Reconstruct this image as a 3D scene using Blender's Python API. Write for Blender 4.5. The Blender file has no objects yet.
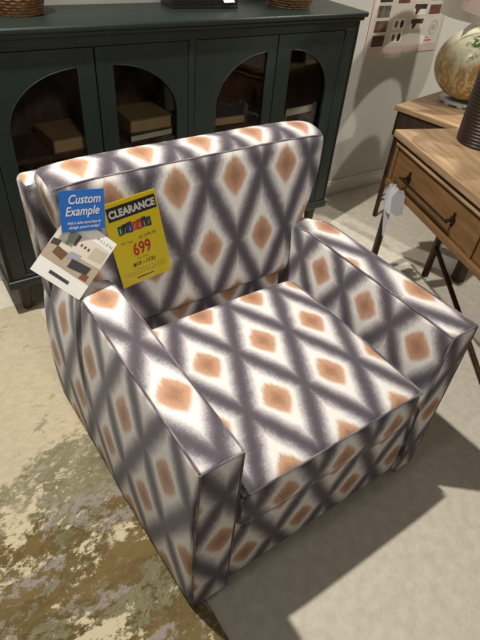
import bpy, bmesh, math, random
from mathutils import Vector, Matrix
random.seed(4)
S = bpy.context.scene
COL = S.collection

# ---------------------------------------------------------------- camera
cam = bpy.data.cameras.new('camera')
cam.sensor_fit = 'VERTICAL'; cam.sensor_height = 24.0; cam.lens = 502.0 / 640 * 24; cam.clip_start = 0.05
co = bpy.data.objects.new('camera', cam); COL.objects.link(co)
_p, _y, _r = 0.7131, -0.6602, 0.0982
fw = Vector((-math.sin(_y) * math.cos(_p), math.cos(_y) * math.cos(_p), -math.sin(_p)))
rt = Vector((math.cos(_y), math.sin(_y), 0)); up = rt.cross(fw)
r2 = rt * math.cos(_r) + up * math.sin(_r); u2 = -rt * math.sin(_r) + up * math.cos(_r)
co.matrix_world = Matrix(((r2.x, u2.x, -fw.x, -0.2704), (r2.y, u2.y, -fw.y, -0.4237), (r2.z, u2.z, -fw.z, 1.4523), (0, 0, 0, 1)))
S.camera = co

# ---------------------------------------------------------------- world, light, exposure
W = bpy.data.worlds.new('world'); S.world = W; W.use_nodes = True
W.node_tree.nodes['Background'].inputs[0].default_value = (1.0, 0.95, 0.88, 1)
W.node_tree.nodes['Background'].inputs[1].default_value = 0.15
S.view_settings.view_transform = 'Standard'; S.view_settings.look = 'None'
S.view_settings.gamma = 1.0; S.view_settings.use_curve_mapping = False
S.view_settings.exposure = 0.0

def spot(loc, target, watts, radius=0.03, cone=60, blend=0.4, color=(1, 0.955, 0.885)):
    l = bpy.data.lights.new('ceiling_or_fill_spot', 'SPOT'); l.energy = watts; l.shadow_soft_size = radius
    l.spot_size = math.radians(cone); l.spot_blend = blend; l.color = color
    o = bpy.data.objects.new('ceiling_or_fill_spot', l); COL.objects.link(o); o.location = loc
    o.rotation_euler = (Vector(target) - Vector(loc)).to_track_quat('-Z', 'Y').to_euler()
spot((-0.28, 0.87, 3.2), (0.55, 0.1, 0.3), 370, 0.04, 75)
spot((2.6, -1.0, 3.0), (2.2, 1.5, 0.95), 150, 0.05, 46)
spot((-1.6, 0.0, 3.2), (-0.2, 0.4, 0.2), 28, 0.15, 80)
spot((2.9, 0.35, 3.2), (2.3, 1.5, 0.7), 210, 0.04, 62)
spot((0.1, -1.5, 2.7), (0.40, 0.70, 0.85), 85, 0.20, 38, 0.7)  # added front fill to brighten the chair back and tags

# ---------------------------------------------------------------- helpers
def lin(c): c /= 255.0; return c / 12.92 if c <= 0.04045 else ((c + 0.055) / 1.055) ** 2.4
def rgb(r, g, b): return (lin(r), lin(g), lin(b), 1)

def mat(name, color, rough=0.6, metal=0.0, noise=None, bump=0.0, bscale=200, spec=0.5, coat=0.0):
    m = bpy.data.materials.new(name); m.use_nodes = True; nt = m.node_tree
    b = nt.nodes['Principled BSDF']; b.inputs['Base Color'].default_value = color
    b.inputs['Roughness'].default_value = rough; b.inputs['Metallic'].default_value = metal
    b.inputs['Specular IOR Level'].default_value = spec; b.inputs['Coat Weight'].default_value = coat
    tc = nt.nodes.new('ShaderNodeTexCoord')
    if noise:
        col2, scale, lo, hi = noise[:4]; stretch = noise[4] if len(noise) > 4 else (1, 1, 1)
        mp = nt.nodes.new('ShaderNodeMapping'); mp.inputs['Scale'].default_value = stretch
        nt.links.new(tc.outputs['Object'], mp.inputs[0])
        n = nt.nodes.new('ShaderNodeTexNoise'); n.inputs['Scale'].default_value = scale; n.inputs['Detail'].default_value = 6; n.inputs['Roughness'].default_value = 0.6
        nt.links.new(mp.outputs[0], n.inputs['Vector'])
        r = nt.nodes.new('ShaderNodeMapRange'); r.inputs[1].default_value = lo; r.inputs[2].default_value = hi
        nt.links.new(n.outputs[0], r.inputs[0])
        mx = nt.nodes.new('ShaderNodeMix'); mx.data_type = 'RGBA'; mx.inputs[6].default_value = color; mx.inputs[7].default_value = col2
        nt.links.new(r.outputs[0], mx.inputs[0]); nt.links.new(mx.outputs[2], b.inputs['Base Color'])
    if bump:
        n = nt.nodes.new('ShaderNodeTexNoise'); n.inputs['Scale'].default_value = bscale; n.inputs['Detail'].default_value = 3
        nt.links.new(tc.outputs['Object'], n.inputs['Vector'])
        bp = nt.nodes.new('ShaderNodeBump'); bp.inputs['Strength'].default_value = bump; bp.inputs['Distance'].default_value = 0.004
        nt.links.new(n.outputs[0], bp.inputs['Height']); nt.links.new(bp.outputs[0], b.inputs['Normal'])
    return m

def math_n(nt, op, a, b=None, c=None):
    n = nt.nodes.new('ShaderNodeMath'); n.operation = op
    for i, v in enumerate((a, b, c)):
        if v is None: continue
        if isinstance(v, (int, float)): n.inputs[i].default_value = v
        else: nt.links.new(v, n.inputs[i])
    return n.outputs[0]

def mix_c(nt, f, a, b):
    mx = nt.nodes.new('ShaderNodeMix'); mx.data_type = 'RGBA'
    if isinstance(f, (int, float)): mx.inputs[0].default_value = f
    else: nt.links.new(f, mx.inputs[0])
    for i, v in ((6, a), (7, b)):
        if isinstance(v, tuple): mx.inputs[i].default_value = v
        else: nt.links.new(v, mx.inputs[i])
    return mx.outputs[2]

def noise_n(nt, vec, scale, detail=3, rough=0.5, dist=0.0):
    n = nt.nodes.new('ShaderNodeTexNoise'); n.inputs['Scale'].default_value = scale
    n.inputs['Detail'].default_value = detail; n.inputs['Roughness'].default_value = rough; n.inputs['Distortion'].default_value = dist
    nt.links.new(vec, n.inputs['Vector']); return n.outputs[0]

def smooth(nt, v, lo, hi):
    r = nt.nodes.new('ShaderNodeMapRange'); r.interpolation_type = 'SMOOTHSTEP'
    r.inputs[1].default_value = lo; r.inputs[2].default_value = hi
    nt.links.new(v, r.inputs[0]); return r.outputs[0]

def ikat():
    m = bpy.data.materials.new('ikat_upholstery'); m.use_nodes = True; nt = m.node_tree
    b = nt.nodes['Principled BSDF']; b.inputs['Roughness'].default_value = 0.85; b.inputs['Specular IOR Level'].default_value = 0.25
    b.inputs['Sheen Weight'].default_value = 0.15
    uv = nt.nodes.new('ShaderNodeUVMap'); uv.uv_map = 'UVMap'
    tc = nt.nodes.new('ShaderNodeTexCoord')
    sp = nt.nodes.new('ShaderNodeSeparateXYZ'); nt.links.new(uv.outputs[0], sp.inputs[0])
    mp = nt.nodes.new('ShaderNodeMapping'); mp.inputs['Scale'].default_value = (1, 2, 1); nt.links.new(uv.outputs[0], mp.inputs[0])
    big = noise_n(nt, mp.outputs[0], 5.0, 2)
    fine = noise_n(nt, tc.outputs['Object'], 170.0, 4, 0.7)
    st = nt.nodes.new('ShaderNodeMapping'); st.inputs['Scale'].default_value = (1, 0.22, 1); nt.links.new(mp.outputs[0], st.inputs[0])
    streak = noise_n(nt, st.outputs[0], 38.0, 3, 0.6)
    wob = math_n(nt, 'MULTIPLY_ADD', big, 0.06, -0.03)
    u = math_n(nt, 'ADD', sp.outputs[0], wob); v = math_n(nt, 'ADD', sp.outputs[1], math_n(nt, 'MULTIPLY_ADD', streak, 0.04, -0.02))
    du = math_n(nt, 'ABSOLUTE', math_n(nt, 'SUBTRACT', u, math_n(nt, 'ROUND', u)))
    dv = math_n(nt, 'ABSOLUTE', math_n(nt, 'SUBTRACT', v, math_n(nt, 'ROUND', v)))
    s1 = math_n(nt, 'ADD', du, dv); s = math_n(nt, 'MINIMUM', s1, math_n(nt, 'SUBTRACT', 1.0, s1))
    def blob(a, c):
        return math_n(nt, 'ADD', math_n(nt, 'POWER', math_n(nt, 'DIVIDE', a, 0.228), 1.3), math_n(nt, 'POWER', math_n(nt, 'DIVIDE', c, 0.156), 1.3))
    o = math_n(nt, 'MINIMUM', blob(du, dv), blob(math_n(nt, 'SUBTRACT', 0.5, du), math_n(nt, 'SUBTRACT', 0.5, dv)))
    o = math_n(nt, 'ADD', o, math_n(nt, 'MULTIPLY_ADD', streak, 0.36, -0.18))
    s = math_n(nt, 'ADD', s, math_n(nt, 'MULTIPLY_ADD', streak, 0.05, -0.025))
    s = math_n(nt, 'ADD', s, math_n(nt, 'MULTIPLY_ADD', fine, 0.10, -0.05))
    ramp = nt.nodes.new('ShaderNodeValToRGB'); nt.links.new(s, ramp.inputs[0]); cr = ramp.color_ramp
    cr.elements[0].position = 0.0; cr.elements[0].color = (0.80, 0.76, 0.70, 1)
    cr.elements[1].position = 0.5; cr.elements[1].color = (0.085, 0.072, 0.085, 1)
    for pz, c in ((0.27, (0.76, 0.73, 0.69, 1)), (0.338, (0.47, 0.435, 0.435, 1)), (0.40, (0.20, 0.175, 0.19, 1)), (0.45, (0.105, 0.09, 0.105, 1))):
        e = cr.elements.new(pz); e.color = c
    oc = mix_c(nt, smooth(nt, math_n(nt, 'ADD', o, math_n(nt, 'MULTIPLY_ADD', fine, 0.8, -0.4)), 0.0, 0.75), (0.33, 0.17, 0.10, 1), (0.52, 0.30, 0.185, 1))
    c = mix_c(nt, smooth(nt, o, 0.68, 1.15), oc, ramp.outputs[0])
    nt.links.new(c, b.inputs['Base Color'])
    bp = nt.nodes.new('ShaderNodeBump'); bp.inputs['Strength'].default_value = 0.25; bp.inputs['Distance'].default_value = 0.002
    nt.links.new(noise_n(nt, tc.outputs['Object'], 420.0, 2), bp.inputs['Height']); nt.links.new(bp.outputs[0], b.inputs['Normal'])
    return m

def obj(name, bm, m, parent=None, sm=True, label=None, angle=40):
    bmesh.ops.recalc_face_normals(bm, faces=bm.faces)
    me = bpy.data.meshes.new(name); bm.to_mesh(me); bm.free()
    o = bpy.data.objects.new(name, me); COL.objects.link(o)
    for q in (m if isinstance(m, (list, tuple)) else [m]): me.materials.append(q)
    if sm:
        me.polygons.foreach_set('use_smooth', [True] * len(me.polygons))
        me.set_sharp_from_angle(angle=math.radians(angle))
    if parent: o.parent = parent
    if label: o['label'] = label
    return o

def thing(name, label, cat, loc=(0, 0, 0), rz=0.0, group=None, matrix=None):
    o = bpy.data.objects.new(name, None); COL.objects.link(o); o.empty_display_size = 0.1
    if matrix: o.matrix_world = matrix
    else: o.location = loc; o.rotation_euler = (0, 0, rz)
    return tag(o, label, cat, group)

def tag(o, label, cat, group=None):
    o['label'] = label; o['category'] = cat
    if group: o['group'] = group
    return o

def struct(o): o['kind'] = 'structure'; return o

def rbox(bm, lo, hi, r=0.004, n=(1, 1, 1), seg=3, deform=None, uvf=None, mi=0):
    lo = Vector(lo); hi = Vector(hi)
    r = min(r, *(0.499 * (hi[i] - lo[i]) for i in range(3)))
    ax = []
    for i in range(3):
        a = [lo[i] + r * (1 - math.cos(math.pi / 2 * k / seg)) if False else lo[i] + r * k / seg for k in range(seg)]
        m_ = [lo[i] + r + (hi[i] - lo[i] - 2 * r) * k / n[i] for k in range(n[i] + 1)]
        b = [hi[i] - r + r * k / seg for k in range(1, seg + 1)]
        ax.append(a + m_ + b)
    uvl = (bm.loops.layers.uv.get('UVMap') or bm.loops.layers.uv.new('UVMap')) if uvf else None
    cache = {}
    def V(p):
        key = (round(p[0], 5), round(p[1], 5), round(p[2], 5))
        if key in cache: return cache[key]
        q = Vector([min(max(p[i], lo[i] + r), hi[i] - r) for i in range(3)])
        d = Vector(p) - q
        pos = q + d.normalized() * r if d.length > 1e-9 else Vector(p)
        if deform: pos = Vector(deform(*pos))
        cache[key] = bm.verts.new(pos); return cache[key]
    for a in range(3):
        b, c = (a + 1) % 3, (a + 2) % 3
        for side in (0, 1):
            for i in range(len(ax[b]) - 1):
                for j in range(len(ax[c]) - 1):
                    ps = []
                    for ii, jj in ((i, j), (i + 1, j), (i + 1, j + 1), (i, j + 1)):
                        p = [0, 0, 0]; p[a] = hi[a] if side else lo[a]; p[b] = ax[b][ii]; p[c] = ax[c][jj]; ps.append(p)
                    vs = [V(p) for p in ps]
                    if len(set(vs)) < 4: continue
                    try: f = bm.faces.new(vs)
                    except ValueError: continue
                    f.material_index = mi
                    if uvf:
                        lut = {v: p for v, p in zip(vs, ps)}
                        for l in f.loops: l[uvl].uv = uvf(a, side, l.vert.co, lut[l.vert])

def tube(bm, pts, r, seg=8, cap=True, closed=False):
    pts = [Vector(p) for p in pts]; rings = []; n = len(pts); prev = None
    for i, p in enumerate(pts):
        if closed: t = pts[(i + 1) % n] - pts[i - 1]
        else: t = pts[min(i + 1, n - 1)] - pts[max(i - 1, 0)]
        t.normalize()
        if prev is None: a = t.orthogonal().normalized()
        else: a = (prev - t * prev.dot(t)).normalized()
        prev = a; b = t.cross(a); rr = r[i] if isinstance(r, (list, tuple)) else r
        rings.append([bm.verts.new(p + (a * math.cos(2 * math.pi * k / seg) + b * math.sin(2 * math.pi * k / seg)) * rr) for k in range(seg)])
    m = n if closed else n - 1
    for i in range(m):
        A, B = rings[i], rings[(i + 1) % n]
        for k in range(seg): bm.faces.new((A[k], A[(k + 1) % seg], B[(k + 1) % seg], B[k]))
    if cap and not closed: bm.faces.new(rings[0]); bm.faces.new(rings[-1][::-1])

def lathe(bm, prof, c=(0, 0, 0), seg=40, fr=None):
    rings = []
    for r, z in prof:
        if r < 1e-6: rings.append([bm.verts.new((c[0], c[1], c[2] + z))]); continue
        rings.append([bm.verts.new((c[0] + r * (fr(k, z) if fr else 1) * math.cos(2 * math.pi * k / seg), c[1] + r * (fr(k, z) if fr else 1) * math.sin(2 * math.pi * k / seg), c[2] + z)) for k in range(seg)])
    for A, B in zip(rings[:-1], rings[1:]):
        for k in range(seg):
            k2 = (k + 1) % seg
            if len(A) == 1 and len(B) == 1: continue
            if len(A) == 1: bm.faces.new((A[0], B[k2], B[k]))
            elif len(B) == 1: bm.faces.new((A[k], A[k2], B[0]))
            else: bm.faces.new((A[k], A[k2], B[k2], B[k]))

def poly_plate(bm, outer, hole, y0, y1):
    """flat plate in the xz plane with an optional hole, given thickness along y"""
    edges = []
    for loop in ([outer, hole] if hole else [outer]):
        vs = [bm.verts.new((x, y0, z)) for x, z in loop]
        edges += [bm.edges.new((vs[i], vs[(i + 1) % len(vs)])) for i in range(len(vs))]
    g = bmesh.ops.triangle_fill(bm, use_beauty=True, edges=edges)
    fs = [f for f in g['geom'] if isinstance(f, bmesh.types.BMFace)]
    ex = bmesh.ops.extrude_face_region(bm, geom=fs)
    bmesh.ops.translate(bm, vec=(0, y1 - y0, 0), verts=[v for v in ex['geom'] if isinstance(v, bmesh.types.BMVert)])

def xyplate(bm, pts, z0, z1):
    a = [bm.verts.new((x, y, z0)) for x, y in pts]; b = [bm.verts.new((x, y, z1)) for x, y in pts]; n = len(pts)
    bm.faces.new(a[::-1]); bm.faces.new(b)
    for i in range(n): bm.faces.new((a[i], a[(i + 1) % n], b[(i + 1) % n], b[i]))

def lettering(body, size, m, parent, x, y, z=0.0012, align='LEFT', name='lettering', rot=0.0, sx=1.0, bold=0.0, shear=0.0):
    cu = bpy.data.curves.new(name, 'FONT'); cu.body = body; cu.size = size; cu.align_x = align; cu.offset = bold; cu.shear = shear; cu.resolution_u = 3
    t = bpy.data.objects.new('tmp', cu); COL.objects.link(t)
    dg = bpy.context.evaluated_depsgraph_get()
    me = bpy.data.meshes.new_from_object(t.evaluated_get(dg)); bpy.data.objects.remove(t)
    me.materials.clear(); me.materials.append(m)
    o = bpy.data.objects.new(name, me); COL.objects.link(o); o.parent = parent
    o.matrix_local = Matrix.Translation((x, y, z)) @ Matrix.Rotation(rot, 4, 'Z') @ Matrix.Diagonal((sx, 1, 1, 1))
    return o

# ---------------------------------------------------------------- materials
FAB = ikat()
PIPE = mat('welt_fabric', rgb(140, 130, 132), 0.85, noise=(rgb(90, 80, 88), 9, 0.40, 0.55))
GREEN = mat('green_paint', rgb(34, 44, 39), 0.42, noise=(rgb(30, 39, 34), 14, 0.3, 0.7), bump=0.06, bscale=90)
WALNUT = mat('walnut_interior', rgb(74, 46, 28), 0.6, noise=(rgb(45, 27, 16), 6, 0.3, 0.7, (14, 14, 1)))
LEGW = mat('dark_wood_leg', rgb(70, 50, 34), 0.5, noise=(rgb(44, 30, 20), 8, 0.3, 0.7, (10, 10, 1)))
OAK = mat('oak_veneer', rgb(184, 154, 118), 0.5, noise=(rgb(142, 114, 84), 4, 0.35, 0.65, (9, 1.0, 9)), bump=0.08, bscale=60)
OAKF = mat('oak_front', rgb(136, 100, 62), 0.5, noise=(rgb(110, 79, 46), 4, 0.35, 0.65, (9, 1.0, 9)))
RUST = mat('bronze_metal', rgb(82, 58, 42), 0.42, metal=0.7, noise=(rgb(50, 36, 28), 20, 0.35, 0.65))
PAPER = mat('white_card', rgb(232, 229, 222), 0.55)
TAGP = mat('tag_paper', rgb(206, 206, 212), 0.6)
YEL = mat('yellow_card', rgb(250, 220, 16), 0.4)
BLUE = mat('blue_card', rgb(40, 112, 200), 0.45)
BLACK = mat('black_ink', rgb(30, 26, 24), 0.5)
DBROWN = mat('dark_band', rgb(50, 34, 22), 0.5)
RED = mat('red_ink', rgb(205, 40, 38), 0.5)
WHITE = mat('white_ink', rgb(240, 238, 232), 0.5)
GREYINK = mat('grey_ink', rgb(120, 116, 112), 0.6)
STRING = mat('string', rgb(60, 48, 40), 0.8)

def glass_mat():
    m = bpy.data.materials.new('clear_pane'); m.use_nodes = True; nt = m.node_tree
    for n in list(nt.nodes):
        if n.type != 'OUTPUT_MATERIAL': nt.nodes.remove(n)
    out = [n for n in nt.nodes][0]
    tr = nt.nodes.new('ShaderNodeBsdfTransparent'); tr.inputs[0].default_value = (0.98, 0.985, 0.98, 1)
    gl = nt.nodes.new('ShaderNodeBsdfGlossy'); gl.inputs['Roughness'].default_value = 0.03
    fr = nt.nodes.new('ShaderNodeFresnel'); fr.inputs[0].default_value = 1.3
    mx = nt.nodes.new('ShaderNodeMixShader')
    nt.links.new(fr.outputs[0], mx.inputs[0]); nt.links.new(tr.outputs[0], mx.inputs[1]); nt.links.new(gl.outputs[0], mx.inputs[2]); nt.links.new(mx.outputs[0], out.inputs[0])
    return m
GLASS = glass_mat()

def carpet_mat():
    m = mat('beige_carpet', rgb(214, 206, 189), 0.95, noise=(rgb(200, 191, 174), 30, 0.35, 0.65), bump=0.5, bscale=110, spec=0.1)
    return m
def rug_mat():
    m = bpy.data.materials.new('distressed_rug'); m.use_nodes = True; nt = m.node_tree
    b = nt.nodes['Principled BSDF']; b.inputs['Roughness'].default_value = 0.95; b.inputs['Specular IOR Level'].default_value = 0.1
    tc = nt.nodes.new('ShaderNodeTexCoord'); P = tc.outputs['Object']
    mp = nt.nodes.new('ShaderNodeMapping'); mp.inputs['Rotation'].default_value = (0, 0, math.radians(-38)); mp.inputs['Scale'].default_value = (0.8, 1.25, 1)
    nt.links.new(P, mp.inputs[0]); Q = mp.outputs[0]
    sp = nt.nodes.new('ShaderNodeSeparateXYZ'); nt.links.new(P, sp.inputs[0])
    rag = noise_n(nt, Q, 40, 7, 0.8)
    big = noise_n(nt, Q, 3.2, 5, 0.6, 0.4)
    mid = noise_n(nt, Q, 6.5, 6, 0.7, 0.3)
    mpb = nt.nodes.new('ShaderNodeMapping'); mpb.inputs['Location'].default_value = (7.3, 2.1, 0); nt.links.new(Q, mpb.inputs[0])
    mid2 = noise_n(nt, mpb.outputs[0], 4.6, 6, 0.72, 0.3)
    mpc = nt.nodes.new('ShaderNodeMapping'); mpc.inputs['Location'].default_value = (-3.3, 5.1, 0); nt.links.new(Q, mpc.inputs[0])
    mid3 = noise_n(nt, mpc.outputs[0], 5.0, 6, 0.75, 0.4)
    cream = mix_c(nt, smooth(nt, rag, 0.35, 0.65), rgb(198, 186, 158), rgb(184, 171, 144))
    ochre = mix_c(nt, smooth(nt, mid3, 0.40, 0.62), rgb(122, 104, 68), rgb(96, 78, 46))
    moss = mix_c(nt, smooth(nt, rag, 0.40, 0.62), rgb(140, 134, 108), rgb(114, 110, 80))
    # where the cream field gives way to the worn ochre field (a motif of the rug)
    g = math_n(nt, 'MULTIPLY_ADD', sp.outputs[1], -1.0, 0.60)
    g = math_n(nt, 'ADD', g, math_n(nt, 'MULTIPLY', sp.outputs[0], 0.05))
    f = math_n(nt, 'ADD', math_n(nt, 'MULTIPLY', g, 1.6), math_n(nt, 'MULTIPLY_ADD', big, 0.9, -0.45))
    f = math_n(nt, 'ADD', f, math_n(nt, 'MULTIPLY_ADD', rag, 0.5, -0.25))
    base = mix_c(nt, smooth(nt, f, -0.10, 0.0), cream, moss)
    base = mix_c(nt, smooth(nt, f, 0.06, 0.16), base, ochre)
    # grey lilac, cream and moss flecks over it
    def patch(n1, lo, hi): return smooth(nt, math_n(nt, 'ADD', n1, math_n(nt, 'MULTIPLY_ADD', rag, 0.62, -0.31)), lo, hi)
    inside = smooth(nt, f, -0.02, 0.1)
    base = mix_c(nt, math_n(nt, 'MULTIPLY', patch(mid, 0.51, 0.57), inside), base, rgb(150, 141, 130))
    base = mix_c(nt, math_n(nt, 'MULTIPLY', patch(mid3, 0.53, 0.60), inside), base, moss)
    base = mix_c(nt, math_n(nt, 'MULTIPLY', patch(mid2, 0.54, 0.59), inside), base, rgb(204, 192, 160))
    # a few moss marks out in the cream field
    out = math_n(nt, 'MULTIPLY', patch(mid2, 0.60, 0.66), math_n(nt, 'SUBTRACT', 1.0, inside))
    base = mix_c(nt, math_n(nt, 'MULTIPLY', out, 0.8), base, rgb(142, 136, 112))
    nt.links.new(base, b.inputs['Base Color'])
    bp = nt.nodes.new('ShaderNodeBump'); bp.inputs['Strength'].default_value = 0.5; bp.inputs['Distance'].default_value = 0.004
    nt.links.new(noise_n(nt, P, 120, 3), bp.inputs['Height']); nt.links.new(bp.outputs[0], b.inputs['Normal'])
    return m

# ---------------------------------------------------------------- setting
KX, KY, KA = 1.5991, 1.3374, -0.0223
def K(x, y, z=0.0): return Vector((KX + math.cos(KA) * x - math.sin(KA) * y, KY + math.sin(KA) * x + math.cos(KA) * y, z))
WALLY = 0.31
WALLM = mat('greige_wall_paint', rgb(196, 194, 184), 0.85, noise=(rgb(190, 188, 178), 3, 0.3, 0.7), bump=0.05, bscale=150)
TRIMM = mat('white_trim_paint', rgb(214, 208, 194), 0.5)
bm = bmesh.new(); xyplate(bm, [(-3.2, -3), (4.6, -3), (4.6, 3), (-3.2, 3)], -0.05, 0.0)
struct(obj('floor', bm, carpet_mat(), sm=False))
bm = bmesh.new(); rbox(bm, (-5, WALLY, -0.05), (3.6, WALLY + 0.1, 3.3), 0.001)
o = struct(obj('wall_back', bm, WALLM, sm=False)); o.location = K(0, 0); o.rotation_euler.z = KA
bm = bmesh.new()
rbox(bm, (-5, WALLY - 0.014, 0), (3.6, WALLY, 0.075), 0.004); rbox(bm, (-5, WALLY - 0.009, 0.073), (3.6, WALLY, 0.092), 0.004)
o = struct(obj('baseboard_back', bm, TRIMM)); o.location = K(0, 0); o.rotation_euler.z = KA

bm = bmesh.new(); rbox(bm, (-2.3, -1.6, 0.0002), (0.036, 1.46, 0.006), 0.002)
tag(obj('area_rug', bm, rug_mat()), 'distressed abstract area rug in cream, ochre, moss and grey lying left of the armchair', 'rug')

# ---------------------------------------------------------------- armchair
CW = 0.84
chair = thing('armchair', 'upholstered club armchair in grey, cream and orange diamond fabric, with tags on its back', 'armchair', (0.42, 0.45, 0))
CO = Vector((0.42, 0.45, 0))
def shift(bm): bmesh.ops.translate(bm, vec=-CO, verts=bm.verts)
def P2(u, v, u0, v0, pu, pv): return ((u - u0) / pu, (v - v0) / pv)

def w_in(x, x0, x1, outer):
    w = (x - x0) / (x1 - x0)
    return max(0, min(1, w if outer == 'L' else 1 - w))
def arm(x0, x1, outer):
    H = 0.64
    def df(x, y, z):
        t = max(0.0, min(1.0, (y - 0.55) / 0.2)); t = t * t * (3 - 2 * t)
        k = z / H
        # plump outer side, tail of the arm turning in and down towards the back
        bulge = 0.032 * math.sin(math.pi * min(1, max(0, (0.72 - k * 0.72)))) * min(1, 0.35 + y * 1.6) + 0.012 * max(0, (y - 0.5) / 0.4)
        if outer == 'L':
            w = (x1 - x) / (x1 - x0)
            x = x - bulge * w + 0.03 * t * w * k ** 6
        else:
            w = (x - x0) / (x1 - x0)
            x = x + bulge * w * 0.7 - 0.05 * t * w * k ** 4
        x = x + (0.024 if outer == 'L' else 0.030) * (w_in(x, x0, x1, outer)) * max(0, min(1, (0.32 - z) / 0.2)) * (0.0 if outer == 'L' else 1.0)
        z = z - 0.03 * t * k ** 4 - 0.004 * math.cos((y - .0) * 7) * k ** 6 * 0
        return x, y, z
    def uvf(a, s, p, c):
        if a == 2: return P2(p.x, c[1], 0.053 if outer == 'L' else 0.812, 0.19 if outer == 'L' else 0.178, 0.187, 0.368 if outer == 'L' else 0.382)
        if a == 1: return P2(p.x, p.z, 0.062 if outer == 'L' else 0.797, 0.325, 0.187, 0.37)
        if (a == 0 and s == 0 and outer == 'L') or (a == 0 and s == 1 and outer == 'R'): return P2(c[1], p.z, 0.12, 0.472, 0.202, 0.43)
        return P2(c[1], p.z, 0.081, 0.541, 0.1985, 0.37)
    bm = bmesh.new(); rbox(bm, (x0, -0.004, 0.0075), (x1, 0.90, H), 0.018, (5, 26, 18), 3, df, uvf); shift(bm)
    o = obj('arm', bm, FAB, chair, angle=80)
    # welts round the front panel and along the arm top
    bm = bmesh.new()
    e = 0.004
    def tr(pts): return [Vector(df(*q)) for q in pts]
    xs = [x0 + e, x1 - e]
    for xx in xs:
        tube(bm, tr([(xx, e - 0.004, 0.012 + (H - 0.018) * k / 14) for k in range(15)]), 0.0028, 6)
    tube(bm, tr([(x0 + e + (x1 - x0 - 2 * e) * k / 6, e - 0.004, H - e) for k in range(7)]), 0.0028, 6)
    for xx in xs:
        tube(bm, tr([(xx, e + 0.60 * k / 18, H - e) for k in range(19)]), 0.0026, 6)
    shift(bm); obj('welt', bm, PIPE, o)
    return o
arm(0.0, 0.105, 'L'); arm(0.735, 0.84, 'R')

# seat rail under the cushion
bm = bmesh.new()
rbox(bm, (0.10, 0.012, 0.012), (0.785, 0.075, 0.318), 0.012, (10, 2, 6), 3, None, lambda a, s, p, c: P2(p.x, p.z if a != 2 else p.y, 0.162, 0.118, 0.1905, 0.37)); shift(bm)
obj('seat_rail', bm, FAB, chair, angle=80)
# platform under the cushion
bm = bmesh.new(); rbox(bm, (0.09, 0.06, 0.03), (0.75, 0.80, 0.315), 0.01, uvf=lambda a, s, p, c: P2(p.x, p.y, 0, 0, .187, .37)); shift(bm)
obj('seat_platform', bm, FAB, chair)

# loose seat cushion
def seat_df(x, y, z):
    fx = (x - 0.407) / 0.30; fy = (y - 0.30) / 0.32
    k = (z - 0.318) / 0.15
    cr = max(0, 1 - fx * fx) ** 0.6 * max(0, 1 - abs(fy) ** 3)
    z += 0.016 * cr * k - 0.010 * abs(fx) ** 8 * abs(fy) ** 4 * k
    if fy < -0.9: y -= 0.010 * max(0, 1 - fx ** 4) * math.sin(math.pi * min(1, max(0, k)))
    return x, y, z
def seat_uv(a, s, p, c):
    if a == 2: return P2(c[0], c[1], 0.242, 0.358, 0.184, 0.374)
    if a == 1: return P2(c[0], p.z, 0.233, 0.385, 0.184, 0.36)
    return P2(c[1], p.z, 0.09, 0.39, 0.19, 0.37)
bm = bmesh.new(); rbox(bm, (0.108, -0.008, 0.318), (0.706, 0.578, 0.465), 0.024, (22, 22, 6), 4, seat_df, seat_uv); shift(bm)
cu = obj('seat_cushion', bm, FAB, chair, angle=80)
bm = bmesh.new()
for zz in (0.461, 0.324):
    tube(bm, [Vector(seat_df(0.118 + 0.578 * k / 24, -0.003, zz)) + Vector((0, -0.001, 0)) for k in range(25)], 0.0028, 6)
for xx in (0.114, 0.700):
    tube(bm, [Vector(seat_df(xx, -0.002 + 0.56 * k / 20, 0.4605)) for k in range(21)], 0.0026, 6)
shift(bm); obj('welt', bm, PIPE, cu)

# inner back: narrow between the arms, widening above them
def hw(z):
    pts = [(0.30, 0.312), (0.50, 0.318), (0.60, 0.352), (0.68, 0.392), (0.78, 0.424), (0.92, 0.442)]
    if z <= pts[0][0]: return pts[0][1]
    for (a, b), (c, d) in zip(pts[:-1], pts[1:]):
        if z <= c:
            t = (z - a) / (c - a); return b + (d - b) * t
    return pts[-1][1]
def back_df(x, y, z):
    h = hw(z); xn = (x - 0.42) / 0.43; cx = 0.42 + 0.010 * max(0, min(1, (z - 0.6) / 0.2))
    k = (z - 0.32) / 0.565
    X = cx + xn * h
    lean = 0.160 * (z - 0.885) + 0.05 * max(0, min(1, (0.468 - z) / 0.03)) * max(0, 1 - (y - 0.69) / 0.13)
    fr = 1 - (y - 0.69) / 0.12
    belly = 0.010 * max(0, 1 - xn ** 4) * math.sin(math.pi * min(1, max(0, k))) * fr
    Z = z + 0.014 * max(0, 1 - xn ** 6) * k ** 8 + 0.0 * y
    if k > 0.9: Z += 0.012 * math.sin(math.pi * min(1, max(0, (y - 0.69) / 0.125))) * (k - 0.9) * 10
    return X, y + lean - belly, Z
def back_uv(a, s, p, c):
    if a == 1: return P2(p.x, p.z, 0.327, 0.825, 0.187, 0.39)
    if a == 2: return P2(p.x, c[1], 0.262, 0.752, 0.176, 0.36)
    return P2(c[1], p.z, 0.74, 0.83, 0.187, 0.37)
bm = bmesh.new(); rbox(bm, (-0.01, 0.690, 0.32), (0.85, 0.822, 0.885), 0.026, (26, 5, 22), 4, back_df, back_uv); shift(bm)
bk = obj('back_cushion', bm, FAB, chair, angle=80)
bm = bmesh.new()
tube(bm, [Vector(back_df(0.012 + 0.816 * k / 30, 0.698, 0.8765)) for k in range(31)], 0.0028, 6)
for xx in (0.0, 0.84):
    tube(bm, [Vector(back_df(xx, 0.704, 0.45 + 0.41 * k / 20)) for k in range(21)], 0.0026, 6)
shift(bm); obj('welt', bm, PIPE, bk)

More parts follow.
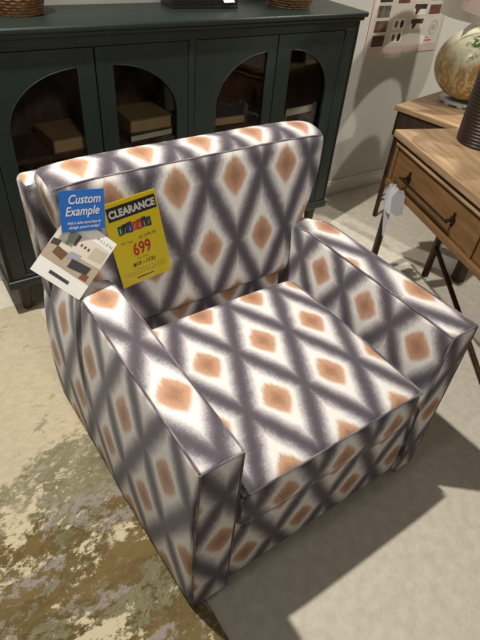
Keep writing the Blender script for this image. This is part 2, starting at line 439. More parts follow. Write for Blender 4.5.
# outer back shell
def shell_df(x, y, z):
    k = z / 0.85; xn = (x - 0.42) / 0.42
    return 0.42 + xn * (0.432 + 0.018 * k), y - 0.02 * (k - 0.5), z + 0.008 * (1 - xn * xn) * k ** 6
bm = bmesh.new(); rbox(bm, (0.0, 0.822, 0.012), (0.84, 0.905, 0.850), 0.018, (16, 3, 16), 3, shell_df,
    lambda a, s, p, c: P2(p.x, p.z, 0.33, 0.63, .187, .37) if a == 1 else (P2(p.x, p.y, 0.33, 0.86, .187, .37) if a == 2 else P2(p.y, p.z, 0.87, 0.73, .187, .37))); shift(bm)
obj('outer_back', bm, FAB, chair, angle=80)
for fx in (0.06, 0.78):
    for fy in (0.07, 0.84):
        bm = bmesh.new(); lathe(bm, [(0, 0.0), (0.02, 0.0), (0.022, 0.02), (0, 0.02)], (fx, fy, 0.0065 if fx < 0.03 else 0.0), 16); shift(bm)
        obj('glide', bm, BLACK, chair)

# ---------------------------------------------------------------- tags hung on the chair
def frame(o, u, v):
    o = Vector(o); U = (Vector(u) - o).normalized(); N = U.cross(Vector(v) - o).normalized(); Vv = N.cross(U)
    return Matrix(((U.x, Vv.x, N.x, o.x), (U.y, Vv.y, N.y, o.y), (U.z, Vv.z, N.z, o.z), (0, 0, 0, 1)))
def rect(bm, x0, y0, x1, y1, z=0.0006, t=0.0004):
    xyplate(bm, [(x0, y0), (x1, y0), (x1, y1), (x0, y1)], z, z + t)

# yellow clearance tag
M = frame((0.1310, 0.6210, 0.5975), (0.2795, 0.6235, 0.6130), (0.1230, 0.6630, 0.8315))
t = thing('clearance_tag', 'tall yellow clearance price tag with a red 699 hanging on the armchair back', 'price tag', matrix=M)
TW, TH = 0.150, 0.239
bm = bmesh.new(); rect(bm, 0, 0, TW, TH, -0.0006, 0.0012); obj('card', bm, YEL, t, sm=False)
bm = bmesh.new(); rect(bm, 0.010, TH - 0.049, TW - 0.004, TH - 0.012); obj('header_band', bm, DBROWN, t, sm=False, label='dark brown band')
lettering('CLEARANCE', 0.0265, WHITE, t, TW / 2 + 0.003, TH - 0.040, 0.0014, 'CENTER', sx=0.86, bold=0.0011)
cols = [rgb(24, 100, 92), rgb(54, 44, 40), rgb(44, 66, 140), rgb(220, 84, 30), rgb(214, 60, 44), rgb(72, 40, 96), rgb(30, 84, 60)]
for i, c in enumerate(cols):
    bm = bmesh.new(); x = 0.027 + i * 0.0135; rect(bm, x, TH - 0.092 + 0.002 * (i % 2), x + 0.0132, TH - 0.066 + 0.002 * (i % 3)); obj('colour_block', bm, mat('block_ink', c, 0.5), t, sm=False)
for i, ch in enumerate((('I', 0.02), ('/', 0.018), ('l', 0.018), ('/', 0.02), ('I', 0.018), ('I', 0.018), ('/', 0.018))):
    lettering(ch[0], ch[1], WHITE if i % 2 == 0 else YEL, t, 0.0335 + i * 0.0135, TH - 0.087, 0.0014, 'CENTER')
lettering('MFG. Sugg.', 0.0085, BLACK, t, 0.024, 0.121, 0.001, sx=0.9); lettering('$1,699.99', 0.0125, BLACK, t, 0.078, 0.122, 0.001)
lettering('699', 0.049, RED, t, TW / 2 + 0.004, 0.080, 0.0012, 'CENTER', sx=0.72, bold=0.0012)
lettering('Our Price', 0.0085, BLACK, t, TW / 2 + 0.001, 0.0665, 0.001, 'CENTER')
lettering('#15 - 1121', 0.0150, BLACK, t, TW / 2 + 0.002, 0.050, 0.001, 'CENTER', bold=0.0005)
for i in range(3):
    bm = bmesh.new()
    for k in range(14): rect(bm, 0.012 + k * 0.009, 0.026 + i * 0.006, 0.018 + k * 0.009, 0.0275 + i * 0.006, 0.0004, 0.0003)
    obj('small_print', bm, mat('brown_print', rgb(170, 120, 20), 0.5), t, sm=False)
bm = bmesh.new(); rect(bm, 0.045, 0.013, 0.095, 0.0165, 0.0004, 0.0003); obj('small_print', bm, BLACK, t, sm=False)
bm = bmesh.new()
rect(bm, -0.004, -0.004, TW + 0.004, TH + 0.022, 0.0024, 0.0004); obj('clear_sleeve', bm, GLASS, t, sm=False, label='clear plastic sleeve')
bm = bmesh.new(); tube(bm, [(TW * 0.5, TH + 0.015, 0.001), (TW * 0.5, TH + 0.035, 0.004), (TW * 0.5, TH + 0.055, -0.003)], 0.0008, 6); obj('fastener', bm, GLASS, t)

# blue "custom example" card
M = frame((0.0003, 0.6443, 0.7964), (0.1078, 0.6415, 0.7823), (0.0155, 0.6635, 0.8926))
t = thing('custom_order_card', 'square blue Custom Example card at upper left of the armchair back', 'card', matrix=M)
BW, BH = 0.1075, 0.0985
bm = bmesh.new(); rect(bm, 0, 0, BW, BH, -0.0006, 0.0012); obj('card', bm, BLUE, t, sm=False)
lettering('Custom', 0.0305, WHITE, t, 0.018, 0.067, 0.001, shear=0.3, bold=0.0002, sx=0.80)
lettering('Example', 0.0305, WHITE, t, 0.010, 0.039, 0.001, shear=0.3, bold=0.0002, sx=0.80)
lettering('Ask a sales associate to', 0.0098, WHITE, t, 0.055, 0.018, 0.001, 'CENTER', shear=0.3, bold=0.0001, sx=0.88)
lettering('design yours today!', 0.0098, WHITE, t, 0.054, 0.007, 0.001, 'CENTER', shear=0.3, bold=0.0001, sx=0.98)

# white brochure with a room photograph
M = frame((-0.0918, 0.6269, 0.7337), (-0.0045, 0.5797, 0.6394), (0.01, 0.6618, 0.8035))
t = thing('room_brochure', 'white brochure with a living room photo, tilted beneath the blue card over the chair arm', 'brochure', matrix=M)
UW = 0.137; UH = 0.170
bm = bmesh.new(); rect(bm, 0, 0, UW, UH, -0.0006, 0.0012); obj('sheet', bm, PAPER, t, sm=False)
ph = bmesh.new(); rect(ph, 0.0, 0.042, UW, 0.142); ph = obj('photo_print', ph, mat('photo_floor', rgb(176, 160, 138), 0.4), t, sm=False, label='printed living room photo')
def pq(name, pts, c):
    bm = bmesh.new(); xyplate(bm, pts, 0.0011, 0.0013); obj(name, bm, mat('print_ink', c, 0.4), ph, sm=False)
pq('printed_wall', [(0.0, 0.078), (UW, 0.092), (UW, 0.142), (0.0, 0.142)], rgb(214, 206, 192))
pq('printed_window', [(0.012, 0.093), (0.05, 0.097), (0.05, 0.136), (0.012, 0.134)], rgb(176, 184, 158))
def pq2(name, pts, c):
    bm = bmesh.new(); xyplate(bm, pts, 0.0014, 0.0016); obj(name, bm, mat('print_ink', c, 0.4), ph, sm=False)
pq2('printed_chair', [(0.018, 0.062), (0.046, 0.058), (0.050, 0.080), (0.020, 0.084)], rgb(112, 76, 52))
pq2('printed_chair', [(0.002, 0.078), (0.022, 0.082), (0.022, 0.098), (0.002, 0.094)], rgb(70, 58, 50))
pq2('printed_sofa', [(0.066, 0.052), (0.116, 0.060), (0.118, 0.082), (0.066, 0.076)], rgb(62, 58, 62))
pq2('printed_table', [(0.050, 0.070), (0.078, 0.076), (0.082, 0.094), (0.054, 0.090)], rgb(158, 160, 166))
pq2('printed_ottoman', [(0.104, 0.044), (0.124, 0.046), (0.124, 0.062), (0.106, 0.060)], rgb(124, 80, 52))
pq2('printed_door', [(0.048, 0.104), (0.056, 0.105), (0.056, 0.134), (0.048, 0.134)], rgb(70, 64, 58))
pq2('printed_cabinet', [(0.094, 0.098), (0.132, 0.104), (0.132, 0.136), (0.096, 0.132)], rgb(192, 182, 160))
for i in range(3): pq2('printed_picture', [(0.064 + 0.010 * i, 0.112), (0.069 + 0.010 * i, 0.1125), (0.069 + 0.010 * i, 0.120), (0.064 + 0.010 * i, 0.1195)], rgb(120, 60, 50))
bm = bmesh.new(); rect(bm, 0.038, 0.016, 0.092, 0.025); obj('caption_bar', bm, mat('bar_ink', rgb(62, 60, 66), 0.5), t, sm=False, label='dark caption bar')
lettering('A L L E N', 0.011, GREYINK, t, 0.088, 0.150, 0.001)

# ---------------------------------------------------------------- green cabinet
cab = thing('display_cabinet', 'dark green painted display cabinet with arched glass doors against the wall', 'cabinet', K(0, 0), KA)
HC, CWD, DEP = 1.078, 1.652, 0.300
bm = bmesh.new()
rbox(bm, (-CWD - 0.022, -0.022, 1.058), (0.022, DEP, HC), 0.007, seg=3); obj('top', bm, GREEN, cab)
bm = bmesh.new()
rbox(bm, (-CWD - 0.012, -0.012, 1.044), (0.012, DEP, 1.059), 0.006, seg=3); rbox(bm, (-CWD + 0.001, 0.001, 1.010), (-0.001, 0.03, 1.046), 0.002); obj('crown_molding', bm, GREEN, cab)
for x0, x1 in ((-CWD, -CWD + 0.022), (-0.022, 0.0)):
    bm = bmesh.new(); rbox(bm, (x0, 0.0, 0.15), (x1, DEP, 1.046), 0.003); obj('side_panel', bm, GREEN, cab)
bm = bmesh.new(); rbox(bm, (-CWD + 0.02, DEP - 0.014, 0.16), (-0.02, DEP - 0.002, 1.05), 0.001); obj('back_panel', bm, WALNUT, cab, label='walnut back panel')
for z in (0.17, 0.63):
    bm = bmesh.new(); rbox(bm, (-CWD + 0.02, 0.045, z), (-0.02, DEP - 0.012, z + 0.018), 0.001); obj('shelf', bm, WALNUT, cab, label='walnut shelf')
bm = bmesh.new(); rbox(bm, (-0.845, 0.02, 0.17), (-0.825, DEP - 0.012, 1.05), 0.001); obj('divider', bm, WALNUT, cab)
bm = bmesh.new(); rbox(bm, (-CWD - 0.008, -0.010, 0.146), (0.008, DEP, 0.185), 0.008); obj('base_molding', bm, GREEN, cab)
# face frame: stiles and rails round the doors
for x0, x1 in ((-CWD, -1.582), (-0.846, -0.822), (-0.075, 0.0)):
    bm = bmesh.new(); rbox(bm, (x0, 0.0, 0.18), (x1, 0.022, 1.012), 0.002); obj('stile', bm, GREEN, cab)
bm = bmesh.new(); rbox(bm, (-1.584, 0.0, 0.18), (-0.073, 0.022, 0.20), 0.002); obj('rail', bm, GREEN, cab)
def arc_open(x_str, x_arc, zb, zs, zt):
    n = 14; pts = [(x_str, zb), (x_str, zt)]
    for k in range(1, n + 1):
        a = math.pi / 2 * k / n; pts.append((x_str + (x_arc - x_str) * math.sin(a), zs + (zt - zs) * math.cos(a)))
    pts.append((x_arc, zb)); return pts
doors = [(-1.580, -1.208, -1.268, -1.524), (-1.204, -0.848, -1.144, -0.893), (-0.820, -0.437, -0.480, -0.720), (-0.433, -0.077, -0.362, -0.132)]
for x0, x1, xs, xa in doors:
    z0, z1 = 0.203, 1.007
    op = arc_open(xs, xa, 0.265, 0.755, 0.948)
    bm = bmesh.new(); poly_plate(bm, [(x0 + .001, z0), (x1 - .001, z0), (x1 - .001, z1), (x0 + .001, z1)], op, 0.003, 0.023)
    d = obj('door', bm, GREEN, cab, sm=False)
    bm = bmesh.new()   # bead round the opening
    tube(bm, [(x, 0.004, z) for x, z in op], 0.0018, 6, closed=True)
    obj('bead', bm, GREEN, d)
    bm = bmesh.new(); poly_plate(bm, op, None, 0.012, 0.015); obj('glass_pane', bm, GLASS, d, sm=False, label='clear arched glass pane')
for x in (-1.600, -0.05):
    for y in (0.05, 0.255):
        bm = bmesh.new(); lathe(bm, [(0, 0), (0.019, 0), (0.032, 0.148), (0, 0.148)], (x, y, 0.0065 if x < -1.5 else 0.0), 20); obj('leg', bm, LEGW, cab, label='tapered dark wood leg')

# things in the cabinet
BTAN = mat('tan_book_cover', rgb(126, 98, 66), 0.6); BTAN2 = mat('olive_book_cover', rgb(122, 104, 66), 0.6)
PAGES = mat('book_pages', rgb(178, 148, 104), 0.8, noise=(rgb(150, 122, 84), 3, 0.3, 0.7, (1, 1, 60)))
PAGEW = mat('pale_book_pages', rgb(196, 186, 164), 0.8); BDARK = mat('dark_book_cover', rgb(58, 46, 38), 0.6)
def book(x, y, z, rz, w, d, h, cover, pages, label, group=None):
    t = thing('book', label, 'book', K(x, y, z), KA + rz, group)
    bm = bmesh.new(); rbox(bm, (-w / 2, -d / 2, 0), (w / 2, d / 2, 0.004), 0.001); rbox(bm, (-w / 2, -d / 2, h - 0.004), (w / 2, d / 2, h), 0.001); rbox(bm, (-w / 2, -d / 2, 0), (-w / 2 + 0.004, d / 2, h), 0.001)
    obj('cover', bm, cover, t, sm=False)
    bm = bmesh.new(); rbox(bm, (-w / 2 + 0.003, -d / 2 + 0.004, 0.004), (w / 2 - 0.004, d / 2 - 0.004, h - 0.004), 0.001); obj('pages', bm, pages, t, sm=False)
SZ = 0.6485
book(-1.310, 0.150, SZ, 0.10, 0.155, 0.19, 0.050, BTAN, PAGES, 'thick tan book lying behind the leftmost arched door')
book(-0.995, 0.145, SZ, 0.12, 0.20, 0.19, 0.030, BDARK, PAGEW, 'dark book with pale pages under the olive one behind the second arched door')
book(-0.985, 0.150, SZ + 0.0305, 0.05, 0.185, 0.18, 0.050, BTAN2, PAGES, 'olive book on top of a dark one behind the second arched door')
book(-0.62, 0.16, SZ, -0.05, 0.19, 0.19, 0.040, BDARK, PAGES, 'dark book lying in shade behind the third arched door')
book(-0.235, 0.145, SZ, 0.10, 0.18, 0.18, 0.042, BDARK, PAGEW, 'dark book with cream pages behind the rightmost arched door')

# things on the cabinet
WICK = mat('wicker_brown', rgb(140, 100, 56), 0.7, noise=(rgb(96, 64, 34), 60, 0.35, 0.65))
WICK2 = mat('wicker_dark', rgb(116, 84, 50), 0.7, noise=(rgb(78, 54, 30), 60, 0.35, 0.65))
def basket(x, y, r0, r1, h, m, label):
    t = thing('basket', label, 'basket', K(x, y, HC), KA)
    bm = bmesh.new(); n = 11
    outer = []
    for i in range(n * 4 + 1):
        k = i / (n * 4); outer.append((r0 + (r1 - r0) * math.sin(k * math.pi / 2) + 0.0013 * math.sin(k * n * 2 * math.pi), k * h))
    prof = [(0, 0)] + outer + [(r1 - 0.008, h)] + [(r0 + (r1 - r0) * math.sin(k * math.pi / 2 / 6) - 0.008, max(0.006, k * h / 6)) for k in range(5, -1, -1)] + [(0, 0.006)]
    lathe(bm, prof, seg=72, fr=lambda k, z: 1 + 0.007 * (1 if (k // 2 + int(z / h * 10.99)) % 2 else -1)); b = obj('woven_body', bm, m, t)
    bm = bmesh.new(); tube(bm, [(math.cos(a) * (r1 - 0.003), math.sin(a) * (r1 - 0.003), h) for a in [2 * math.pi * k / 48 for k in range(48)]], 0.006, 8, closed=True); obj('rim', bm, m, t)
basket(-1.385, 0.195, 0.078, 0.100, 0.10, WICK, 'light brown woven basket at the left end of the green cabinet')
basket(-0.285, 0.155, 0.085, 0.118, 0.11, WICK2, 'dark woven basket at the right end of the green cabinet')
t = thing('tray', 'black rectangular tray on the green cabinet between the two baskets', 'tray', K(-0.685, 0.215, HC), KA - 0.13)
BLK = mat('black_lacquer', rgb(26, 24, 24), 0.35)
bm = bmesh.new(); rbox(bm, (-0.138, -0.065, 0), (0.138, 0.065, 0.01), 0.002); obj('tray_base', bm, BLK, t)
for a in ((-0.138, -0.065, 0.138, -0.055), (-0.138, 0.055, 0.138, 0.065), (-0.138, -0.055, -0.128, 0.055), (0.128, -0.055, 0.138, 0.055)):
    bm = bmesh.new(); rbox(bm, (a[0], a[1], 0.009), (a[2], a[3], 0.034), 0.002); obj('tray_side', bm, BLK, t)
bm = bmesh.new(); xyplate(bm, [(-0.02, -0.03), (0.025, -0.028), (0.022, 0.03), (-0.024, 0.028)], -0.0005, 0.0005)
o = tag(obj('price_slip', bm, PAPER, sm=False), 'white paper price slip propped in the black tray', 'slip')
o.matrix_world = Matrix.Translation(K(-0.60, 0.150, HC + 0.0395)) @ Matrix.Rotation(KA - 0.13, 4, 'Z') @ Matrix.Rotation(math.radians(35), 4, 'X')

# ---------------------------------------------------------------- poster on the wall
po = thing('poster', 'pale pink product poster with rows of small pictures on the wall', 'poster', K(0.38, WALLY - 0.0005, 0.79), KA + 0.0)
PINK = mat('poster_pink', rgb(208, 188, 180), 0.6); PALE = mat('poster_pale', rgb(216, 208, 196), 0.6)
def pl(bm, x0, z0, x1, z1, y0, y1): rbox(bm, (x0 - 0.38, y0, z0 - 0.79), (x1 - 0.38, y1, z1 - 0.79), 0.0004)
bm = bmesh.new(); pl(bm, 0.381, 0.800, 0.962, 1.62, -0.003, 0); obj('sheet', bm, PINK, po, sm=False)
bm = bmesh.new(); pl(bm, 0.398, 0.838, 0.950, 1.60, -0.0035, -0.003); obj('pale_panel', bm, PALE, po, sm=False)
mats = [mat('picture_print', rgb(92, 66, 54), 0.5, noise=(rgb(54, 38, 32), 22, 0.4, 0.6)), mat('picture_print', rgb(134, 128, 122), 0.5, noise=(rgb(76, 68, 62), 22, 0.4, 0.6)), mat('picture_print', rgb(138, 112, 96), 0.5, noise=(rgb(88, 62, 50), 22, 0.4, 0.6)), mat('picture_print', rgb(126, 84, 62), 0.5, noise=(rgb(88, 56, 42), 12, 0.4, 0.6))]
def pic(x0, z0, x1, z1, m, name='picture'):
    bm = bmesh.new(); pl(bm, x0, z0, x1, z1, -0.0042, -0.0035); return obj(name, bm, m, po, sm=False)
for r in range(8):
    z = 0.843 + r * 0.069
    pic(0.420, z, 0.512, z + 0.054, mats[(0, 2, 1, 0, 3, 1, 2, 0)[r]])
for r in range(2, 8): pic(0.556, 0.905 + r * 0.069, 0.645, 0.959 + r * 0.069, mats[(3, 1, 3, 2, 0, 1, 3, 2)[r]])
for z in (0.856, 0.920):
    q = pic(0.553, z, 0.647, z + 0.052, WHITE, 'swatch_card')
    for x, s in ((0.578, 1.0), (0.622, 1.15)):
        bm = bmesh.new(); v = [bm.verts.new((x - 0.38 + 0.012 * s * math.cos(a), -0.0048, z + 0.026 - 0.79 + 0.018 * s * math.sin(a))) for a in [2 * math.pi * k / 16 for k in range(16)]]; bm.faces.new(v); obj('swatch', bm, mats[2] if x < 0.6 else BLACK, q, sm=False)
for z in (0.916, 0.986):
    q = pic(0.690, z, 0.791, z + 0.052, WHITE, 'leg_picture')
    bm = bmesh.new(); X, Z = 0.690 - 0.38, z - 0.79
    v = [bm.verts.new((X + a, -0.0048, Z + b)) for a, b in ((0.002, 0.030), (0.099, 0.026), (0.101, 0.051), (0.002, 0.051))]; bm.faces.new(v)
    v = [bm.verts.new((X + a, -0.0048, Z + b)) for a, b in ((0.018, 0.003), (0.034, 0.003), (0.052, 0.031), (0.014, 0.031))]; bm.faces.new(v)
    obj('leg_print', bm, mats[0], q, sm=False)
for r in range(0, 7): pic(0.818, 0.986 + r * 0.066, 0.912, 1.032 + r * 0.066, mats[(3, 3, 0, 2, 1, 3, 0)[r]])
for r in range(2, 7): pic(0.690, 0.986 + r * 0.066, 0.791, 1.032 + r * 0.066, mats[(3, 3, 0, 2, 1, 3, 0)[r]])
bm = bmesh.new(); tube(bm, [(0.890 - 0.38 + 0.030 * math.cos(a), -0.0045, 0.920 - 0.79 + 0.034 * math.sin(a)) for a in [2 * math.pi * k / 28 for k in range(28)]], 0.0009, 5, closed=True); obj('emblem_ring', bm, GREYINK, po)
for k, w in ((0.930, 0.012), (0.920, 0.018), (0.911, 0.013)):
    pic(0.890 - w, k - 0.002, 0.890 + w, k + 0.002, GREYINK, 'emblem_text')
PT = mat('pink_ink', rgb(190, 96, 104), 0.6)
pic(0.840, 0.866, 0.868, 0.873, PT, 'pink_text'); pic(0.838, 0.851, 0.898, 0.861, PT, 'pink_text')

# ---------------------------------------------------------------- oak console with bronze legs (nearer)
d1 = thing('console_table', 'oak console table with a long bronze drawer pull, nearer of the two tables', 'table', (1.515, 0.940, 0), math.radians(-20.6))
D1W, D1L = 0.52, 1.30
bm = bmesh.new(); rbox(bm, (0, -D1L, 0.692), (D1W, 0, 0.720), 0.003); obj('tabletop', bm, OAK, d1)
bm = bmesh.new()
rbox(bm, (0.02, -D1L + 0.02, 0.655), (0.045, -0.012, 0.692), 0.002)      # top rail
rbox(bm, (0.02, -0.032, 0.480), (0.045, -0.012, 0.692), 0.002)           # left stile
rbox(bm, (0.02, -0.665, 0.480), (0.045, -0.640, 0.692), 0.002)           # mid stile
rbox(bm, (0.045, -0.030, 0.480), (D1W - 0.02, -0.012, 0.692), 0.002)     # end
rbox(bm, (D1W - 0.04, -D1L + 0.02, 0.480), (D1W - 0.02, -0.012, 0.692), 0.002)
rbox(bm, (0.045, -D1L + 0.02, 0.482), (D1W - 0.02, -0.012, 0.492), 0.002)
obj('carcass', bm, OAKF, d1)
bm = bmesh.new(); rbox(bm, (0.012, -D1L + 0.02, 0.480), (0.046, -0.012, 0.506), 0.003); obj('bottom_rail', bm, OAKF, d1)
bm = bmesh.new(); rbox(bm, (0.012, -D1L + 0.02, 0.660), (0.022, -0.020, 0.672), 0.003); obj('top_bead', bm, OAK, d1)
for y0, y1 in ((-0.637, -0.036), (-1.27, -0.668)):
    bm = bmesh.new(); rbox(bm, (0.026, y0, 0.510), (0.044, y1, 0.655), 0.002); dr = obj('drawer', bm, OAKF, d1)
    ym = (y0 + y1) / 2
    bm = bmesh.new(); hx = -0.012
    tube(bm, [(hx, ym - 0.185, 0.575), (hx, ym + 0.185, 0.575)], 0.0052, 10)
    for s in (-1, 1):
        tube(bm, [(hx, ym + s * 0.17, 0.575), (0.027, ym + s * 0.17, 0.575)], 0.006, 8)
        tube(bm, [(0.018, ym + s * 0.17, 0.575), (0.027, ym + s * 0.17, 0.575)], 0.014, 12)
        rbox(bm, (0.020, ym + s * 0.17 - 0.006, 0.548), (0.027, ym + s * 0.17 + 0.006, 0.604), 0.002)
    obj('drawer_pull', bm, RUST, dr, label='long bronze bar pull')
def leg(x, y, z1, w=0.013, x2=None, y2=None, parent=d1, m=RUST, name='leg'):
    bm = bmesh.new(); x2 = x if x2 is None else x2; y2 = y if y2 is None else y2
    def df(a, b, c): return a + x + (x2 - x) * c / z1, b + y + (y2 - y) * c / z1, c
    rbox(bm, (-w, -w, 0), (w, w, z1), 0.003, (1, 1, 6), 2, df); obj(name, bm, m, parent)
leg(0.040, -0.055, 0.482); leg(0.335, -0.107, 0.482); leg(0.040, -D1L + 0.07, 0.482); leg(0.335, -D1L + 0.10, 0.482)
leg(0.490, -0.165, 0.482, 0.024, m=LEGW, name='rear_post')
bm = bmesh.new(); tube(bm, [(0.335, -0.112, 0.175), (0.265, -0.47, 0.09), (0.180, -0.84, 0.012)], 0.012, 8); obj('brace', bm, RUST, d1)
bm = bmesh.new(); rbox(bm, (0.040, -0.115, 0.470), (0.335, -0.050, 0.482), 0.002); obj('leg_plate', bm, RUST, d1)

# tags tied to the drawer pull
def hang_tag(loc, rz, w, h, label, skew=0.0, tip=None):
    t = thing('hang_tag', label, 'tag', loc, rz, 'paper tags on the drawer pull')
    bm = bmesh.new()
    out = [(-w * 0.25, 0), (w * 0.25, 0), (w / 2, -0.03), (w / 2 + skew, -h + 0.01), (skew, -h), (-w / 2 + skew, -h + 0.02), (-w / 2, -0.03)]
    if tip: out = [(-w * 0.3, 0), (w * 0.3, 0), (w / 2, -h * 0.25), (w * 0.05 + skew, -h), (-w * 0.1 + skew, -h), (-w / 2, -h * 0.22)]
    poly_plate(bm, out, None, -0.0006, 0.0006); obj('paper', bm, TAGP, t, sm=False)
    bm = bmesh.new(); tube(bm, [(0, -0.0, -0.012), (0.004, 0, 0.012), (0.0, 0.0, 0.030)], 0.0012, 6); obj('string', bm, STRING, t)
A1 = math.radians(-20.6)
def D1(x, y, z): return Vector((1.515 + math.cos(A1) * x - math.sin(A1) * y, 0.94 + math.sin(A1) * x + math.cos(A1) * y, z))
hang_tag(D1(-0.030, -0.150, 0.545), math.radians(-42), 0.046, 0.250, 'long narrow white paper tag hanging leftmost on the bronze drawer pull', tip=True, skew=0.02)
hang_tag(D1(-0.034, -0.178, 0.545), math.radians(-80), 0.048, 0.125, 'grey shaded paper tag hanging in the middle of the drawer pull bunch')
hang_tag(D1(-0.032, -0.215, 0.548), math.radians(-28), 0.058, 0.120, 'short folded white tag hanging rightmost in the drawer pull bunch', skew=0.012)

# ---------------------------------------------------------------- second oak table by the wall
d2 = thing('end_table', 'oak table by the wall behind the console, carrying the mottled green lamp', 'table', (1.955, 1.318, 0), math.radians(9))
bm = bmesh.new(); rbox(bm, (0, -0.80, 0.626), (0.56, 0, 0.650), 0.003); obj('tabletop', bm, OAK, d2)
bm = bmesh.new()
rbox(bm, (0.015, -0.785, 0.500), (0.035, -0.015, 0.628), 0.002); rbox(bm, (0.525, -0.785, 0.500), (0.545, -0.015, 0.628), 0.002)
rbox(bm, (0.015, -0.035, 0.500), (0.545, -0.015, 0.628), 0.002); rbox(bm, (0.015, -0.785, 0.500), (0.545, -0.765, 0.628), 0.002)
obj('apron', bm, LEGW, d2, label='apron coloured dark for the shade under the tabletop')  # dark leg wood colour carries the shade below the tabletop
leg(0.055, -0.028, 0.502, 0.011, parent=d2); leg(0.505, -0.028, 0.502, 0.011, parent=d2); leg(0.505, -0.74, 0.502, 0.011, parent=d2)
leg(0.075, -0.735, 0.502, 0.028, parent=d2, m=LEGW)
bm = bmesh.new()
for z in (0.095, 0.125): tube(bm, [(0.055, -0.028, z), (0.505, -0.028, z)], 0.0045, 6)
obj('stretcher', bm, RUST, d2)

# mottled lamp on it
def mottled():
    m = bpy.data.materials.new('mottled_glaze'); m.use_nodes = True; nt = m.node_tree; b = nt.nodes['Principled BSDF']
    b.inputs['Roughness'].default_value = 0.25
    tc = nt.nodes.new('ShaderNodeTexCoord'); P = tc.outputs['Object']
    sp = nt.nodes.new('ShaderNodeSeparateXYZ'); nt.links.new(P, sp.inputs[0])
    mp = nt.nodes.new('ShaderNodeMapping'); mp.inputs['Rotation'].default_value = (0.5, 0.4, 0.2); mp.inputs['Scale'].default_value = (2.2, 2.2, 0.8); nt.links.new(P, mp.inputs[0])
    a = noise_n(nt, mp.outputs[0], 14, 6, 0.75, 0.8); c = noise_n(nt, P, 42, 3, 0.6); d = noise_n(nt, P, 5, 5, 0.65)
    base = mix_c(nt, smooth(nt, a, 0.42, 0.56), rgb(216, 198, 152), rgb(170, 136, 84))
    base = mix_c(nt, smooth(nt, math_n(nt, 'ADD', math_n(nt, 'MULTIPLY', sp.outputs[2], 1.6), math_n(nt, 'MULTIPLY', d, 0.9)), 0.75, 0.95), base, rgb(222, 218, 190))
    side = math_n(nt, 'ADD', math_n(nt, 'MULTIPLY', sp.outputs[0], 0.83), math_n(nt, 'MULTIPLY', sp.outputs[1], -0.56))
    g = math_n(nt, 'ADD', d, math_n(nt, 'MULTIPLY', side, 1.3))
    gf = math_n(nt, 'MULTIPLY', smooth(nt, c, 0.47, 0.53), smooth(nt, g, 0.42, 0.52))
    base = mix_c(nt, gf, base, rgb(70, 98, 44))
    nt.links.new(base, b.inputs['Base Color']); return m
lx, ly = on_xy = (2.345, 1.195)
t = thing('table_lamp', 'round mottled cream and green table lamp with white shade on the far table', 'lamp', (lx, ly, 0.65))
CLEAR = mat('clear_acrylic', (0.9, 0.92, 0.92, 1), 0.05); CLEAR.node_tree.nodes['Principled BSDF'].inputs['Transmission Weight'].default_value = 0.6
bm = bmesh.new(); lathe(bm, [(0, 0.012), (0.118, 0.012), (0.118, 0.026), (0, 0.026)], seg=40)
for k in range(9):
    a = 2 * math.pi * k / 9 + 0.2; rbox(bm, (0.105 * math.cos(a) - 0.013, 0.105 * math.sin(a) - 0.013, 0), (0.105 * math.cos(a) + 0.013, 0.105 * math.sin(a) + 0.013, 0.024), 0.004)
obj('acrylic_base', bm, CLEAR, t, label='clear acrylic foot')
bm = bmesh.new()
prof = [(0, 0.026)]
for k in range(1, 25):
    a = -math.pi / 2 + math.pi * k / 25; prof.append((0.198 * math.cos(a) ** 0.86, 0.026 + 0.165 + 0.165 * math.sin(a)))
prof += [(0.045, 0.352), (0.040, 0.366), (0, 0.366)]
lathe(bm, prof, seg=48); obj('lamp_body', bm, mottled(), t)
bm = bmesh.new(); tube(bm, [(0, 0, 0.364), (0, 0, 0.52)], 0.008, 10); obj('stem', bm, mat('brass', rgb(170, 140, 90), 0.35, 0.9), t)
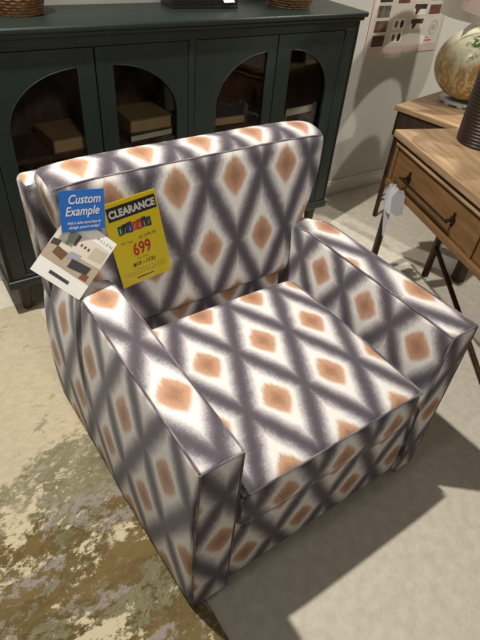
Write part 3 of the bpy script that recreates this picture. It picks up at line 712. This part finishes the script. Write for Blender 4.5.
def shade(parent, r0, r1, z0, z1, m):
    bm = bmesh.new(); lathe(bm, [(r0, z0), (r1, z1), (r1 - 0.003, z1), (r0 - 0.003, z0), (r0, z0)], seg=56)
    s = obj('lamp_shade', bm, m, parent)
    bm = bmesh.new(); rr = (r0 + r1) / 2 - 0.006
    for k in range(3):
        a = 2 * math.pi * k / 3 + 0.4; tube(bm, [(0, 0, z0 + 0.03), ((r0 - 0.002) * math.cos(a), (r0 - 0.002) * math.sin(a), z0 + 0.03)], 0.0022, 6)
    obj('spider', bm, RUST, s)
SHW = mat('white_shade_fabric', rgb(240, 236, 226), 0.85); SHT = mat('taupe_shade_fabric', rgb(146, 128, 118), 0.85, bump=0.2, bscale=300)
shade(t, 0.245, 0.235, 0.400, 0.70, SHW)
t2 = thing('price_tag', 'white folded price tag on the neck of the mottled lamp', 'tag', (lx - 0.105, ly - 0.005, 0.65 + 0.362), math.radians(-45))
bm = bmesh.new(); tube(bm, [(0.035, 0.004, 0.012), (0.075, 0.03, 0.03), (0.105, 0.05, 0.02)], 0.001, 6); obj('string', bm, STRING, t2)
bm = bmesh.new(); rbox(bm, (-0.055, -0.0008, -0.020), (0.050, 0.0008, 0.020), 0.0004, (8, 1, 1), 2, deform=lambda x, y, z: (x, y - 0.35 * z, z + 0.030 - 8.0 * (x - 0.03) ** 2)); obj('paper', bm, TAGP, t2, sm=False)

# ribbed dark lamp on the nearer console
t = thing('table_lamp', 'dark brown ribbed cylinder table lamp with taupe shade on the nearer console', 'lamp', (1.753, 0.676, 0.720))
bm = bmesh.new(); prof = [(0, 0), (0.100, 0)]; NR = 26; HL = 0.34
for i in range(NR * 6 + 1):
    k = i / (NR * 6); prof.append((0.103 + 0.006 * k + 0.0028 * abs(math.sin(math.pi * k * NR)), k * HL))
prof += [(0.05, HL + 0.012), (0, HL + 0.014)]
lathe(bm, prof, seg=48); obj('lamp_body', bm, mat('ribbed_wood', rgb(46, 30, 24), 0.4, noise=(rgb(36, 22, 18), 12, 0.3, 0.7)), t, angle=60)
bm = bmesh.new(); tube(bm, [(0, 0, HL + 0.01), (0, 0, HL + 0.18)], 0.008, 10); obj('stem', bm, RUST, t)
shade(t, 0.245, 0.215, 0.455, 0.72, SHT)
